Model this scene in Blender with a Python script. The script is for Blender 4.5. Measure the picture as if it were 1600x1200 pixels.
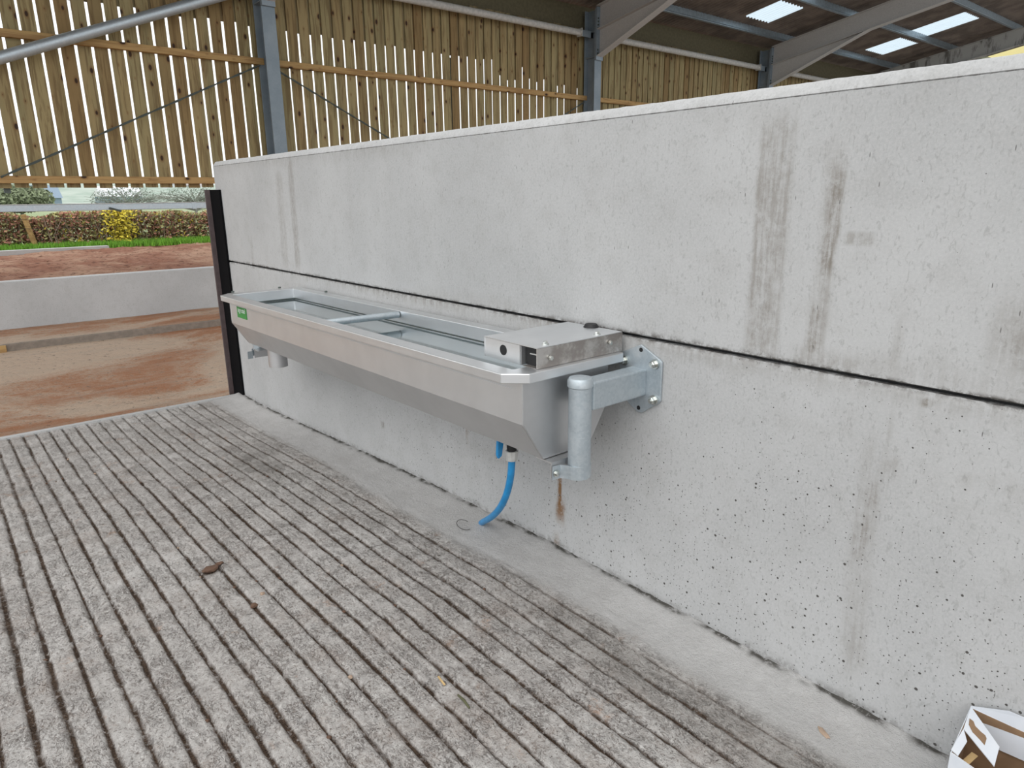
import bpy, bmesh, math, random
import numpy as np
from mathutils import Vector, Matrix
for o in list(bpy.data.objects): bpy.data.objects.remove(o)
S = bpy.context.scene
C = S.collection
random.seed(7); rng = np.random.default_rng(11)

# ------------------------------------------------------------------ camera
yaw, pit, rol, F = 0.697058, -0.266269, -0.0113828, 1078.2
f = Vector((math.sin(yaw)*math.cos(pit), math.cos(yaw)*math.cos(pit), math.sin(pit)))
r = Vector((math.cos(yaw), -math.sin(yaw), 0)); u = r.cross(f)
c_, s_ = math.cos(rol), math.sin(rol)
r2, u2 = c_*r + s_*u, -s_*r + c_*u
cam = bpy.data.objects.new('camera', bpy.data.cameras.new('camera')); C.objects.link(cam)
cam.matrix_world = Matrix(((r2.x, u2.x, -f.x, 0), (r2.y, u2.y, -f.y, 0), (r2.z, u2.z, -f.z, 1.5), (0, 0, 0, 1)))
cam.data.sensor_width = 36; cam.data.lens = F/1600*36
cam.data.clip_start = 0.02; cam.data.clip_end = 2000
S.camera = cam

# ------------------------------------------------------------------ light
S.view_settings.view_transform = 'Standard'; S.view_settings.look = 'None'
S.view_settings.gamma = 1; S.view_settings.use_curve_mapping = False
S.view_settings.exposure = 0.08
W = bpy.data.worlds.new('overcast_sky'); S.world = W; W.use_nodes = True
nt = W.node_tree; nt.nodes.clear()
tc = nt.nodes.new('ShaderNodeTexCoord'); sx = nt.nodes.new('ShaderNodeSeparateXYZ')
rp = nt.nodes.new('ShaderNodeValToRGB'); bg = nt.nodes.new('ShaderNodeBackground'); wo = nt.nodes.new('ShaderNodeOutputWorld')
nt.links.new(tc.outputs['Generated'], sx.inputs[0]); nt.links.new(sx.outputs['Z'], rp.inputs[0])
rp.color_ramp.elements[0].position = 0.0; rp.color_ramp.elements[0].color = (0.93, 0.97, 1.0, 1)
rp.color_ramp.elements[1].position = 0.6; rp.color_ramp.elements[1].color = (1.0, 1.0, 1.0, 1)
nt.links.new(rp.outputs[0], bg.inputs[0]); bg.inputs[1].default_value = 1.35
nt.links.new(bg.outputs[0], wo.inputs[0])
sun = bpy.data.objects.new('sun', bpy.data.lights.new('sun', 'SUN')); C.objects.link(sun)
sun.data.energy = 0.8; sun.data.angle = math.radians(50); sun.data.color = (1, 0.98, 0.95)
sun.rotation_euler = Vector((0.62, 0.35, -0.75)).to_track_quat('-Z', 'Y').to_euler()

# ------------------------------------------------------------------ node helpers
class NB:
    def __init__(s, name):
        s.m = bpy.data.materials.new(name); s.m.use_nodes = True
        s.t = s.m.node_tree; s.b = s.t.nodes['Principled BSDF']; s._pos = None
    def n(s, ty, **k):
        x = s.t.nodes.new(ty)
        for a, b in k.items(): setattr(x, a, b)
        return x
    def l(s, a, b): s.t.links.new(a, b)
    def inp(s, sock, v):
        if isinstance(v, bpy.types.NodeSocket): s.l(v, sock)
        elif isinstance(v, (tuple, list)) and len(v) == 3 and sock.type == 'RGBA': sock.default_value = (*v, 1)
        else: sock.default_value = v
    def pos(s):
        if s._pos is None: s._pos = s.n('ShaderNodeTexCoord').outputs['Object']
        return s._pos
    def mapp(s, sc=(1, 1, 1), rot=(0, 0, 0)):
        m = s.n('ShaderNodeMapping'); s.l(s.pos(), m.inputs[0]); m.inputs['Scale'].default_value = sc; m.inputs['Rotation'].default_value = rot
        return m.outputs[0]
    def noise(s, scale, detail=4, rough=.55, vec=None, dist=0):
        x = s.n('ShaderNodeTexNoise'); s.l(vec if vec is not None else s.pos(), x.inputs['Vector'])
        x.inputs['Scale'].default_value = scale; x.inputs['Detail'].default_value = detail
        x.inputs['Roughness'].default_value = rough; x.inputs['Distortion'].default_value = dist
        return x.outputs['Fac']
    def flat(s, vec, a, c):
        sp = s.n('ShaderNodeSeparateXYZ'); s.l(vec if vec is not None else s.pos(), sp.inputs[0]); cb = s.n('ShaderNodeCombineXYZ')
        s.l(sp.outputs[a], cb.inputs[0]); s.l(sp.outputs[c], cb.inputs[1]); return cb.outputs[0]
    def voro(s, scale, vec=None, feat='F1', rand=1, plane=None):
        x = s.n('ShaderNodeTexVoronoi', feature=feat)
        if plane: vec = s.flat(vec, *plane); x.voronoi_dimensions = '2D'
        s.l(vec if vec is not None else s.pos(), x.inputs['Vector'])
        x.inputs['Scale'].default_value = scale; x.inputs['Randomness'].default_value = rand
        return x
    def ramp(s, v, p0, p1, c0=0, c1=1):
        x = s.n('ShaderNodeMapRange'); s.inp(x.inputs[0], v)
        x.inputs[1].default_value = p0; x.inputs[2].default_value = p1; x.inputs[3].default_value = c0; x.inputs[4].default_value = c1
        x.interpolation_type = 'SMOOTHSTEP'; return x.outputs[0]
    def m2(s, op, a, b=0.0, clamp=False):
        x = s.n('ShaderNodeMath', operation=op); x.use_clamp = clamp; s.inp(x.inputs[0], a); s.inp(x.inputs[1], b); return x.outputs[0]
    def mix(s, fac, a, b, mode='MIX'):
        x = s.n('ShaderNodeMix', data_type='RGBA', blend_type=mode)
        s.inp(x.inputs[0], fac); s.inp(x.inputs[6], a); s.inp(x.inputs[7], b); return x.outputs[2]
    def attr(s, name):
        return s.n('ShaderNodeAttribute', attribute_name=name).outputs['Fac']
    def island(s): return s.n('ShaderNodeNewGeometry').outputs['Random Per Island']
    def bump(s, h, strength=.5, dist=.01):
        x = s.n('ShaderNodeBump'); x.inputs['Strength'].default_value = strength; x.inputs['Distance'].default_value = dist
        s.l(h, x.inputs['Height'])
        if s.b.inputs['Normal'].is_linked: s.l(s.b.inputs['Normal'].links[0].from_socket, x.inputs['Normal'])
        s.l(x.outputs[0], s.b.inputs['Normal'])
    def out(s, col, rough=.8, metal=0., spec=None):
        s.inp(s.b.inputs['Base Color'], col); s.inp(s.b.inputs['Roughness'], rough); s.inp(s.b.inputs['Metallic'], metal)
        if spec is not None: s.b.inputs['Specular IOR Level'].default_value = spec
        return s.m
def plain(name, col, rough=.6, metal=0., spec=None):
    b = NB(name); n = b.noise(18, 4); c = tuple(x*.8 for x in col)
    return b.out(b.mix(b.ramp(n, .35, .65), c, col), rough, metal, spec)

# wall concrete
b = NB('precast_concrete')
n1 = b.noise(1.3, 5); n2 = b.noise(9, 5); n3 = b.noise(120, 3, .7)
col = b.mix(b.ramp(n1, .3, .7), (.415, .420, .422), (.485, .490, .492))
col = b.mix(b.m2('MULTIPLY', b.ramp(n2, .45, .75), .30), col, (.34, .335, .325))
fl = b.noise(95, 2, .5, b.mapp((1, 1, .5), (.6, 0, 0)), 1.2)
col = b.mix(b.m2('MULTIPLY', b.ramp(fl, .56, .68), .42), col, (.28, .28, .275))
col = b.mix(b.m2('MULTIPLY', b.ramp(n3, .35, .7), .28), col, (.60, .60, .595))
dens = b.attr('pits')
v = b.voro(30, plane=(1, 2)); vd = b.m2('ADD', v.outputs['Distance'], b.m2('MULTIPLY', b.noise(90, 2), .12))
rs = b.n('ShaderNodeSeparateColor'); b.l(v.outputs['Color'], rs.inputs[0])
thr = b.m2('MULTIPLY', b.m2('SUBTRACT', rs.outputs[0], b.m2('SUBTRACT', 1.0, dens)), .36)
pit = b.ramp(b.m2('SUBTRACT', thr, b.m2('SUBTRACT', vd, .06)), 0, .03)
v2 = b.voro(75, plane=(1, 2)); rs2 = b.n('ShaderNodeSeparateColor'); b.l(v2.outputs['Color'], rs2.inputs[0])
thr2 = b.m2('MULTIPLY', b.m2('SUBTRACT', rs2.outputs[0], b.m2('SUBTRACT', 1.0, dens)), .45)
pit2 = b.ramp(b.m2('SUBTRACT', thr2, v2.outputs['Distance']), 0, .05)
vs = b.voro(7, b.mapp((1, 4.5, .9)), plane=(1, 2)); rs3 = b.n('ShaderNodeSeparateColor'); b.l(vs.outputs['Color'], rs3.inputs[0])
sl = b.m2('MULTIPLY', b.ramp(vs.outputs['Distance'], .05, .025), b.ramp(rs3.outputs[0], .90, .93))
pit = b.m2('MAXIMUM', b.m2('MAXIMUM', pit, pit2), b.m2('MULTIPLY', sl, .7))
st = b.attr('stain'); streak = b.noise(55, 5, .65, b.mapp((1, 1, .07))); grain = b.noise(28, 6, .75)
sf = b.m2('MULTIPLY', st, b.ramp(b.m2('ADD', b.m2('MULTIPLY', streak, .55), b.m2('MULTIPLY', grain, .45)), .40, .60, .25, 1.25), True)
col = b.mix(sf, col, (.235, .215, .19))
col = b.mix(b.m2('MULTIPLY', b.attr('rust'), b.ramp(grain, .35, .55, .4, 1.2), True), col, (.22, .12, .055))
edge = b.attr('edge')
col = b.mix(b.m2('MULTIPLY', edge, b.ramp(grain, .42, .58), True), col, (.13, .12, .11))
col = b.mix(pit, col, (.09, .085, .08))
b.bump(b.m2('SUBTRACT', b.m2('ADD', b.m2('MULTIPLY', n3, .25), b.m2('MULTIPLY', fl, .15)), pit), .5, .004)
M_wall = b.out(col, .85, spec=.3)

# slab concrete
b = NB('tamped_concrete_slab')
n1 = b.noise(.9, 4); n2 = b.noise(7, 6, .65); n3 = b.noise(70, 5, .75); n4 = b.noise(260, 2)
worms = b.noise(26, 5, .7, b.mapp((1.6, .8, 1)), 2.2)
col = b.mix(b.ramp(n1, .35, .65), (.475, .45, .43), (.56, .54, .52))
col = b.mix(b.m2('MULTIPLY', b.ramp(n2, .45, .7), .30), col, (.35, .325, .30))
col = b.mix(b.m2('MULTIPLY', b.ramp(n3, .5, .66), .75), col, (.68, .665, .64))
col = b.mix(b.m2('MULTIPLY', b.ramp(n3, .45, .33), .68), col, (.18, .15, .13))
col = b.mix(b.m2('MULTIPLY', b.ramp(worms, .43, .35), .55), col, (.19, .15, .12))
col = b.mix(b.m2('MULTIPLY', b.ramp(b.noise(150, 3, .7), .42, .32), .85), col, (.11, .085, .07))
ck = b.m2('ABSOLUTE', b.m2('SUBTRACT', b.noise(20, 5, .62, b.mapp((1.7, .75, 1)), 1.6), .5)); crk = b.m2('MULTIPLY', b.ramp(ck, .016, .002), b.ramp(b.noise(7, 3), .42, .55))
ck2 = b.m2('ABSOLUTE', b.m2('SUBTRACT', b.noise(48, 4, .6, b.mapp((1.3, .8, 1)), 1.0), .5)); crk = b.m2('MAXIMUM', b.m2('MULTIPLY', crk, b.m2('SUBTRACT', 1.0, b.attr('smooth'))), b.m2('MULTIPLY', b.ramp(ck2, .02, .004), b.m2('MULTIPLY', b.ramp(b.noise(12, 3), .48, .58), b.m2('SUBTRACT', 1.0, b.attr('smooth')))))
col = b.mix(b.m2('MULTIPLY', crk, .62), col, (.13, .10, .08))
col = b.mix(b.m2('MULTIPLY', b.ramp(b.noise(3.2, 6, .75), .50, .68), .28), col, (.30, .22, .17))
spots = b.m2('MULTIPLY', b.ramp(b.noise(5.5, 6, .7), .60, .70), b.ramp(n3, .35, .6))
col = b.mix(b.m2('MULTIPLY', spots, .7), col, (.40, .24, .15))
col = b.mix(b.m2('MULTIPLY', b.attr('smooth'), .85), col, b.mix(b.ramp(n2, .35, .7), (.50, .495, .49), (.58, .575, .57)))
col = b.mix(b.m2('MULTIPLY', b.attr('wet'), b.ramp(n2, .3, .6, .5, 1), True), col, (.25, .235, .215))
dn = b.noise(48, 5, .75)
col = b.mix(b.m2('MULTIPLY', b.attr('dirt'), b.ramp(dn, .34, .50, .45, 1.5), True), col, b.mix(b.attr('smooth'), b.mix(b.ramp(n4, .35, .65), (.035, .022, .015), (.12, .08, .055)), (.10, .095, .085)))
b.bump(b.m2('SUBTRACT', b.m2('ADD', b.m2('MULTIPLY', n3, .7), b.m2('ADD', b.m2('MULTIPLY', worms, b.m2('SUBTRACT', .5, b.m2('MULTIPLY', b.attr('smooth'), .42))), b.m2('MULTIPLY', n4, .2))), b.m2('MULTIPLY', crk, .35)), .95, .016)
M_slab = b.out(col, .9, spec=.25)

b = NB('sandy_clay_ground')
n1 = b.noise(.55, 5, .6, b.mapp((.7, 1.1, 1), (0, 0, .06)), .8); n2 = b.noise(16, 8, .8); n3 = b.noise(8, 6, .7, b.mapp((.12, 1, 1)))
col = b.mix(b.ramp(b.m2('ADD', b.m2('MULTIPLY', n1, .75), b.m2('MULTIPLY', n2, .25)), .44, .55), (.72, .56, .43), (.50, .24, .13))
col = b.mix(b.m2('MULTIPLY', b.ramp(n3, .45, .65), .45), col, (.58, .48, .39))
col = b.mix(b.m2('MULTIPLY', b.ramp(n2, .45, .34), .8), col, (.12, .065, .04))
col = b.mix(b.m2('MULTIPLY', b.ramp(b.noise(70, 4, .7), .5, .7), .5), col, (.60, .50, .42))
b.bump(b.m2('ADD', n2, n3), 1, .05)
M_clay = b.out(col, .95, spec=.15)
b = NB('red_earth')
n2 = b.noise(9, 8, .75); n1 = b.noise(1.2, 4)
col = b.mix(b.ramp(n1, .4, .6), (.26, .13, .09), (.38, .24, .17))
col = b.mix(b.ramp(n2, .50, .34), col, (.10, .05, .035)); col = b.mix(b.m2('MULTIPLY', b.ramp(n2, .55, .7), .6), col, (.46, .32, .25))
b.bump(n2, .8, .05)
M_earth = b.out(col, .95, spec=.1)

def timber(name, c1, c2, dark):
    b = NB(name); isl = b.island()
    off = b.n('ShaderNodeCombineXYZ'); b.inp(off.inputs[2], b.m2('MULTIPLY', isl, 37.0)); b.inp(off.inputs[0], b.m2('MULTIPLY', isl, 11.0))
    ad = b.n('ShaderNodeVectorMath', operation='ADD'); b.l(b.pos(), ad.inputs[0]); b.l(off.outputs[0], ad.inputs[1])
    mp = b.n('ShaderNodeMapping'); b.l(ad.outputs[0], mp.inputs[0]); mp.inputs['Scale'].default_value = TS
    g = b.noise(24, 5, .6, mp.outputs[0], .8); g2 = b.noise(5, 3, .5, mp.outputs[0])
    col = b.mix(b.ramp(g2, .35, .65), c1, c2)
    col = b.mix(b.m2('MULTIPLY', b.ramp(isl, .6, 1.0), .7), col, tuple(x*k for x, k in zip(c1, (.66, .52, .42))))
    col = b.mix(b.m2('MULTIPLY', b.ramp(isl, .4, .0), .5), col, tuple(x*1.25 for x in c2))
    col = b.mix(b.m2('MULTIPLY', b.ramp(g, .46, .62), .6), col, dark)
    mk = b.n('ShaderNodeMapping'); b.l(ad.outputs[0], mk.inputs[0]); mk.inputs['Scale'].default_value = (1, 1, .55) if TS[2] < .5 else (.55, 1, 1)
    v = b.voro(5.5, mk.outputs[0], plane=(0, 2)); rr = b.n('ShaderNodeSeparateColor'); b.l(v.outputs['Color'], rr.inputs[0])
    sz = b.ramp(rr.outputs[0], .35, 1.0, 0, .115)
    kn = b.ramp(b.m2('SUBTRACT', sz, v.outputs['Distance']), -.02, .035)
    ring = b.ramp(b.m2('SUBTRACT', sz, v.outputs['Distance']), -.13, .02)
    col = b.mix(b.m2('MULTIPLY', ring, .6), col, (.19, .09, .035)); col = b.mix(kn, col, (.045, .025, .015))
    b.bump(g, .25, .004)
    return b.out(col, .75, spec=.25)
TS = (1, 1, .06)
M_board = timber('treated_softwood_board', (.335, .255, .125), (.27, .225, .115), (.13, .08, .035))
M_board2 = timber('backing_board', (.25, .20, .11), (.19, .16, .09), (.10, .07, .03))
TS = (.06, 1, 1)
M_rail = timber('softwood_rail', (.46, .30, .13), (.42, .28, .12), (.24, .13, .055))

def brushed(name, c1, c2, rough, axis):
    b = NB(name); sc = [260, 260, 260]; sc[axis] = 3
    g = b.noise(1, 3, .6, b.mapp(tuple(sc))); n = b.noise(6, 4)
    sm = b.noise(14, 5, .7)
    col = b.mix(b.ramp(n, .3, .7), c1, c2)
    rg = b.m2('ADD', rough, b.m2('MULTIPLY', g, .12))
    b.bump(g, .04, .001)
    return b.out(col, rg, 1.0)
M_steel = brushed('stainless_steel', (.78, .795, .81), (.83, .845, .86), .36, 1)
M_steel_end = brushed('stainless_steel_end', (.60, .60, .605), (.67, .67, .675), .40, 2)
b = NB('soiled_stainless'); n = b.noise(11, 6, .7)
M_soiled = b.out(b.mix(b.ramp(n, .4, .62), (.36, .33, .31), (.60, .58, .56)), b.ramp(n, .4, .6, .55, .36), .9)
b = NB('galvanised_steel')
v = b.voro(110); n = b.noise(14, 5, .65); sp = b.n('ShaderNodeSeparateColor'); b.l(v.outputs['Color'], sp.inputs[0])
col = b.mix(b.ramp(sp.outputs[0], 0, 1), (.46, .52, .56), (.52, .575, .61)); col = b.mix(b.m2('MULTIPLY', b.ramp(n, .5, .75), .55), col, (.66, .68, .69))
b.bump(n, .12, .003); M_galv = b.out(col, b.ramp(n, .3, .7, .42, .58), .75)
b = NB('zinc_bolt'); n = b.noise(60, 3); M_bolt = b.out(b.mix(b.ramp(n, .4, .6), (.55, .58, .56), (.75, .76, .72)), .28, 1.0)
b = NB('painted_column'); n = b.noise(3, 5); n2 = b.noise(40, 4)
M_col = b.out(b.mix(b.ramp(n, .3, .7), (.19, .235, .27), (.24, .285, .32)), b.ramp(n2, .3, .7, .45, .65), .25)
b = NB('painted_rafter'); n = b.noise(2, 5); n2 = b.noise(90, 3)
M_raft = b.out(b.mix(b.ramp(n2, .35, .65), (.40, .39, .375), (.48, .47, .455)), .65, .1)
b = NB('weathered_rafter'); n = b.noise(3, 6, .7, b.mapp((1, 1.2, .25)))
M_raft_old = b.out(b.mix(b.ramp(n, .5, .62), (.36, .36, .345), (.12, .115, .105)), .8)
M_tube = plain('painted_tube', (.50, .49, .46), .5)
M_bluepurlin = plain('galvanised_purlin', (.36, .43, .48), .4, .7)
M_rod = plain('bracing_rod', (.10, .12, .11), .6, .3)
b = NB('fibre_cement_roof'); n = b.noise(2.2, 5); n2 = b.noise(25, 4)
M_roof = b.out(b.mix(b.ramp(n, .35, .65), (.115, .095, .08), (.19, .155, .13)), .9)
def translucent(name, col):
    m = bpy.data.materials.new(name); m.use_nodes = True; t = m.node_tree; t.nodes.clear()
    o = t.nodes.new('ShaderNodeOutputMaterial'); a = t.nodes.new('ShaderNodeBsdfTranslucent'); d = t.nodes.new('ShaderNodeBsdfDiffuse')
    mx = t.nodes.new('ShaderNodeMixShader'); mx.inputs[0].default_value = .12
    no = t.nodes.new('ShaderNodeTexNoise'); no.inputs['Scale'].default_value = 3; cm = t.nodes.new('ShaderNodeMix'); cm.data_type = 'RGBA'
    cm.inputs[6].default_value = (*[x*.9 for x in col], 1); cm.inputs[7].default_value = (*col, 1)
    t.links.new(no.outputs['Fac'], cm.inputs[0]); t.links.new(cm.outputs[2], a.inputs[0]); t.links.new(cm.outputs[2], d.inputs[0])
    t.links.new(a.outputs[0], mx.inputs[1]); t.links.new(d.outputs[0], mx.inputs[2]); t.links.new(mx.outputs[0], o.inputs[0])
    return m
M_sky = translucent('clear_rooflight', (.72, .84, .92)); M_skyy = translucent('yellowed_rooflight', (.80, .72, .36))
M_black = plain('black_rubber', (.012, .012, .013), .6)
M_post = plain('dark_primer_post', (.11, .08, .08), .7)
M_postweb = plain('near_black_flange', (.005, .005, .006), .95, 0, .1)  # near-black tone of the clasping flange
M_hose = plain('blue_plastic', (.02, .28, .62), .4)
M_white = plain('grey_white_plastic', (.62, .62, .60), .45)
M_green = plain('green_sticker', (.05, .30, .06), .5)
M_print = plain('white_print', (.80, .88, .80), .5)
b = NB('water'); n = b.noise(6, 3)
b.bump(n, .05, .004); b.b.inputs['Transmission Weight'].default_value = 1; b.b.inputs['IOR'].default_value = 1.33
M_water = b.out((.80, .88, .90), .02)
b = NB('white_card'); n = b.noise(9, 5); M_card = b.out(b.mix(b.ramp(n, .3, .7), (.66, .70, .76), (.74, .77, .81)), .7)
M_brown = plain('brown_card', (.30, .19, .11), .85)
M_clod = plain('mud_clod', (.13, .075, .05), .95); M_stone = plain('pale_stone', (.42, .31, .23), .9)
M_straw = plain('straw', (.60, .42, .20), .7); M_twig = plain('green_brown_twig', (.10, .10, .05), .8)
M_eave = plain('dark_eaves_board', (.12, .105, .06), .85); M_wire = plain('dark_wire', (.05, .045, .04), .5, .6)

# ------------------------------------------------------------------ mesh helpers
def noise2(x, y, sx_, sy_, seed, octaves=1, gain=.5):
    x = np.asarray(x, float); y = np.asarray(y, float); out = np.zeros(np.broadcast(x, y).shape); amp = 1.; tot = 0
    for o_ in range(octaves):
        g = np.random.default_rng(seed+o_).random((256, 256))*2-1
        X = x*sx_*2**o_; Y = y*sy_*2**o_; xi = np.floor(X).astype(int); yi = np.floor(Y).astype(int)
        fx = X-xi; fy = Y-yi; fx = fx*fx*(3-2*fx); fy = fy*fy*(3-2*fy)
        G = lambda a, b_: g[a % 256, b_ % 256]
        out = out+amp*((G(xi, yi)*(1-fx)+G(xi+1, yi)*fx)*(1-fy)+(G(xi, yi+1)*(1-fx)+G(xi+1, yi+1)*fx)*fy)
        tot += amp; amp *= gain
    return out/tot
def ss(a, b_, v): t = np.clip((v-a)/(b_-a), 0, 1); return t*t*(3-2*t)
def grid_mesh(name, P, mat, parent=None, attrs=None, smooth=True):
    h, w = P.shape[:2]; me = bpy.data.meshes.new(name)
    idx = np.arange(h*w).reshape(h, w)
    q = np.stack([idx[:-1, :-1], idx[:-1, 1:], idx[1:, 1:], idx[1:, :-1]], -1).reshape(-1, 4)
    me.vertices.add(h*w); me.vertices.foreach_set('co', P.reshape(-1).astype(np.float32))
    me.loops.add(q.size); me.loops.foreach_set('vertex_index', q.reshape(-1).astype(np.int32))
    me.polygons.add(len(q)); me.polygons.foreach_set('loop_start', np.arange(0, q.size, 4, dtype=np.int32))
    me.polygons.foreach_set('loop_total', np.full(len(q), 4, dtype=np.int32))
    if smooth: me.polygons.foreach_set('use_smooth', np.ones(len(q), dtype=bool))
    me.update(calc_edges=True)
    for k, v in (attrs or {}).items():
        a = me.attributes.new(k, 'FLOAT', 'POINT'); a.data.foreach_set('value', v.reshape(-1).astype(np.float32))
    me.materials.append(mat); o = bpy.data.objects.new(name, me); C.objects.link(o)
    if parent: o.parent = parent
    return o
def obj(name, bm, mat, parent=None, smooth=False, bevel=0, solid=0):
    me = bpy.data.meshes.new(name); bm.normal_update(); bm.to_mesh(me); bm.free()
    if smooth:
        for p in me.polygons: p.use_smooth = True
        me.set_sharp_from_angle(angle=math.radians(40))
    for m in (mat if isinstance(mat, list) else [mat]): me.materials.append(m)
    o = bpy.data.objects.new(name, me); C.objects.link(o)
    if parent: o.parent = parent
    if solid: md = o.modifiers.new('s', 'SOLIDIFY'); md.thickness = solid; md.offset = 0
    if bevel: md = o.modifiers.new('b', 'BEVEL'); md.width = bevel; md.segments = 2; md.limit_method = 'ANGLE'
    return o
def tag(o, label=None, cat=None, group=None, kind=None):
    if label: o['label'] = label
    if cat: o['category'] = cat
    if group: o['group'] = group
    if kind: o['kind'] = kind
    return o
def thing(name, loc, label=None, cat=None, group=None, kind=None):
    o = bpy.data.objects.new(name, None); C.objects.link(o); o.location = loc; o.empty_display_size = .05
    return tag(o, label, cat, group, kind)
def local(o):
    # parts are modelled in world coordinates: re-express them relative to their thing
    if o.parent:
        p = o.parent; L = Vector((0, 0, 0))
        while p: L = L+p.location; p = p.parent
        if o.type == 'MESH': o.data.transform(Matrix.Translation(-L))
    return o
def box(bm, x0, x1, y0, y1, z0, z1):
    vs = [bm.verts.new(p) for p in ((x0, y0, z0), (x1, y0, z0), (x1, y1, z0), (x0, y1, z0), (x0, y0, z1), (x1, y0, z1), (x1, y1, z1), (x0, y1, z1))]
    for q in ((0, 3, 2, 1), (4, 5, 6, 7), (0, 1, 5, 4), (1, 2, 6, 5), (2, 3, 7, 6), (3, 0, 4, 7)): bm.faces.new([vs[i] for i in q])
    return vs
def tube(bm, pts, rad, n=12, cap=True):
    pts = [Vector(p) for p in pts]; rings = []
    up = None
    for i, p in enumerate(pts):
        d = (pts[min(i+1, len(pts)-1)]-pts[max(i-1, 0)]).normalized()
        if up is None: up = d.orthogonal().normalized()
        a = (up-d*up.dot(d)).normalized(); up = a; b_ = d.cross(a)
        rr = rad[i] if isinstance(rad, (list, tuple)) else rad
        rings.append([bm.verts.new(p+(a*math.cos(t)+b_*math.sin(t))*rr) for t in [2*math.pi*k/n for k in range(n)]])
    for A, B in zip(rings, rings[1:]):
        for k in range(n): bm.faces.new((A[k], A[(k+1) % n], B[(k+1) % n], B[k]))
    if cap: bm.faces.new(rings[0][::-1]); bm.faces.new(rings[-1])
def prism(bm, poly, vec):
    # polygon extruded by a vector
    vec = Vector(vec); A = [bm.verts.new(p) for p in poly]; B = [bm.verts.new(Vector(p)+vec) for p in poly]
    n = len(A); bm.faces.new(A[::-1]); bm.faces.new(B)
    for k in range(n): bm.faces.new((A[k], A[(k+1) % n], B[(k+1) % n], B[k]))
def P(name, fn, mat, parent=None, **k):
    bm = bmesh.new(); fn(bm)
    bmesh.ops.recalc_face_normals(bm, faces=bm.faces[:])
    o = obj(name, bm, mat, parent, **k)
    return local(o)
def Box(name, mat, parent, *a, **k): return P(name, lambda bm: box(bm, *a), mat, parent, **k)
def hexbolt(name, p, d, R, h, parent, washer=True, stud=0, mat=None):
    p = Vector(p); d = Vector(d).normalized()
    def fn(bm):
        if washer: tube(bm, [p, p+d*h*.25], R*1.45, 16)
        tube(bm, [p+d*h*.2, p+d*h*.9, p+d*h], [R, R, R*.82], 6)
        if stud: tube(bm, [p+d*h*.5, p+d*(h+stud)], R*.5, 10)
    return P(name, fn, mat or M_bolt, parent, smooth=True)

# ------------------------------------------------------------------ floor slab (tamped ridges running along the wall)
FY = [-2, .4, 1.2, 2.0, 2.5, 3.5, 4.7, 5.5, 6.2]; FZ = [-.012, -.012, -.010, 0, -.02, -.05, -.118, -.148, -.15]
def fz(y): return np.interp(y, FY, FZ)
WX = 1.905; PITCH = .0815
xs = np.arange(-2.6, WX+.03, .0066); ys = np.concatenate([np.arange(-1.6, .3, .08), np.arange(.3, 5.971, .02)])
X, Y = np.meshgrid(xs, ys)
mea = .009*noise2(X, Y, .0, .9, 5, 2)+.010*noise2(X, Y, .9, .55, 9)+.0035*noise2(X, Y, 6, 7, 14, 2)
ph = (X-.243+mea)/PITCH; k = np.round(ph); d = np.abs(ph-k)*PITCH
kk = k.astype(int); wv = .0064+.0024*noise2(kk*3.7, Y, 1, 1.6, 31)+.0018*noise2(X, Y, 14, 20, 33)
wv = np.clip(wv+.0022*noise2(X, Y, 60, 45, 35, 2), .002, .02)*(1+.35*ss(.8, -.6, X))
fade = ss(1.66, 1.58, X+.03*noise2(X, Y, .5, 1.3, 3))*ss(6.2, 6.0, Y+.0*X)
nearw = ss(1.40, 1.62, X)
depth = (.0095*(1-.55*nearw))
G = (1-ss(wv*.6, wv*1.7, d))*fade
lip = np.exp(-((d-.019)/.007)**2)*.0010*fade
rough = .0038*noise2(X, Y, 22, 13, 40, 3, .6)+.0032*noise2(X, Y, 60, 42, 50, 2)
edge_lo = ss(5.90, 5.93, Y)
Z = fz(Y)-depth*G+lip+rough*(1-.6*ss(1.62, 1.7, X))*(1-edge_lo)
Z += .02*ss(1.70, 1.90, X)**2*(1+.4*noise2(X, Y, 3, 4, 60, 3))
# torn patches where grooves were dragged
tear = ss(.52, .75, noise2(X, Y, 3.5, 2.2, 70, 2)); Z -= .004*tear*ss(0, .3, noise2(X, Y, 40, 18, 72, 2))*(1-edge_lo)
dirt = (1-ss(wv*.5, wv*1.25, d))*fade*(.82+.3*noise2(X, Y, 9, 7, 80, 3))*(1-.2*ss(.9, 1.6, X))*(1-.25*ss(3.0, 5.5, Y))
hole = np.exp(-(((X-.70)/.045)**2+((Y-2.86)/.035)**2)**1.4)
dirt = np.clip(np.maximum(dirt, hole*.9), 0, 1); Z -= .006*hole
rubble = ss(WX-.038, WX-.002, X+.015*noise2(X, Y, 12, 14, 90, 3))
dirt = np.maximum(dirt, rubble*ss(-.35, .2, noise2(X, Y, 30, 22, 91, 3))*.9); Z += rubble*.004*noise2(X, Y, 60, 60, 92)
sm = np.maximum(ss(1.60, 1.68, X+.03*noise2(X, Y, .5, 1.3, 3)), edge_lo*.8)
wet = .9*np.exp(-((X-1.55)/.11)**2)*ss(2.2, .9, Y)*(.7+.5*noise2(X, Y, 4, 2, 96, 3))+.8*np.exp(-(((X-1.33)/.12)**2+((Y-4.1)/.35)**2))
floor = grid_mesh('floor', np.stack([X, Y, Z], -1), M_slab, attrs=dict(dirt=dirt, smooth=sm, wet=np.clip(wet, 0, 1)*(1-edge_lo)))
tag(floor, kind='structure')
# slab nosing down to the passage
t_ = P('trim_1', lambda bm: box(bm, -2.6, WX+.25, 5.955, 6.0, -.32, -.142), M_wall); tag(t_, kind='structure')

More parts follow.
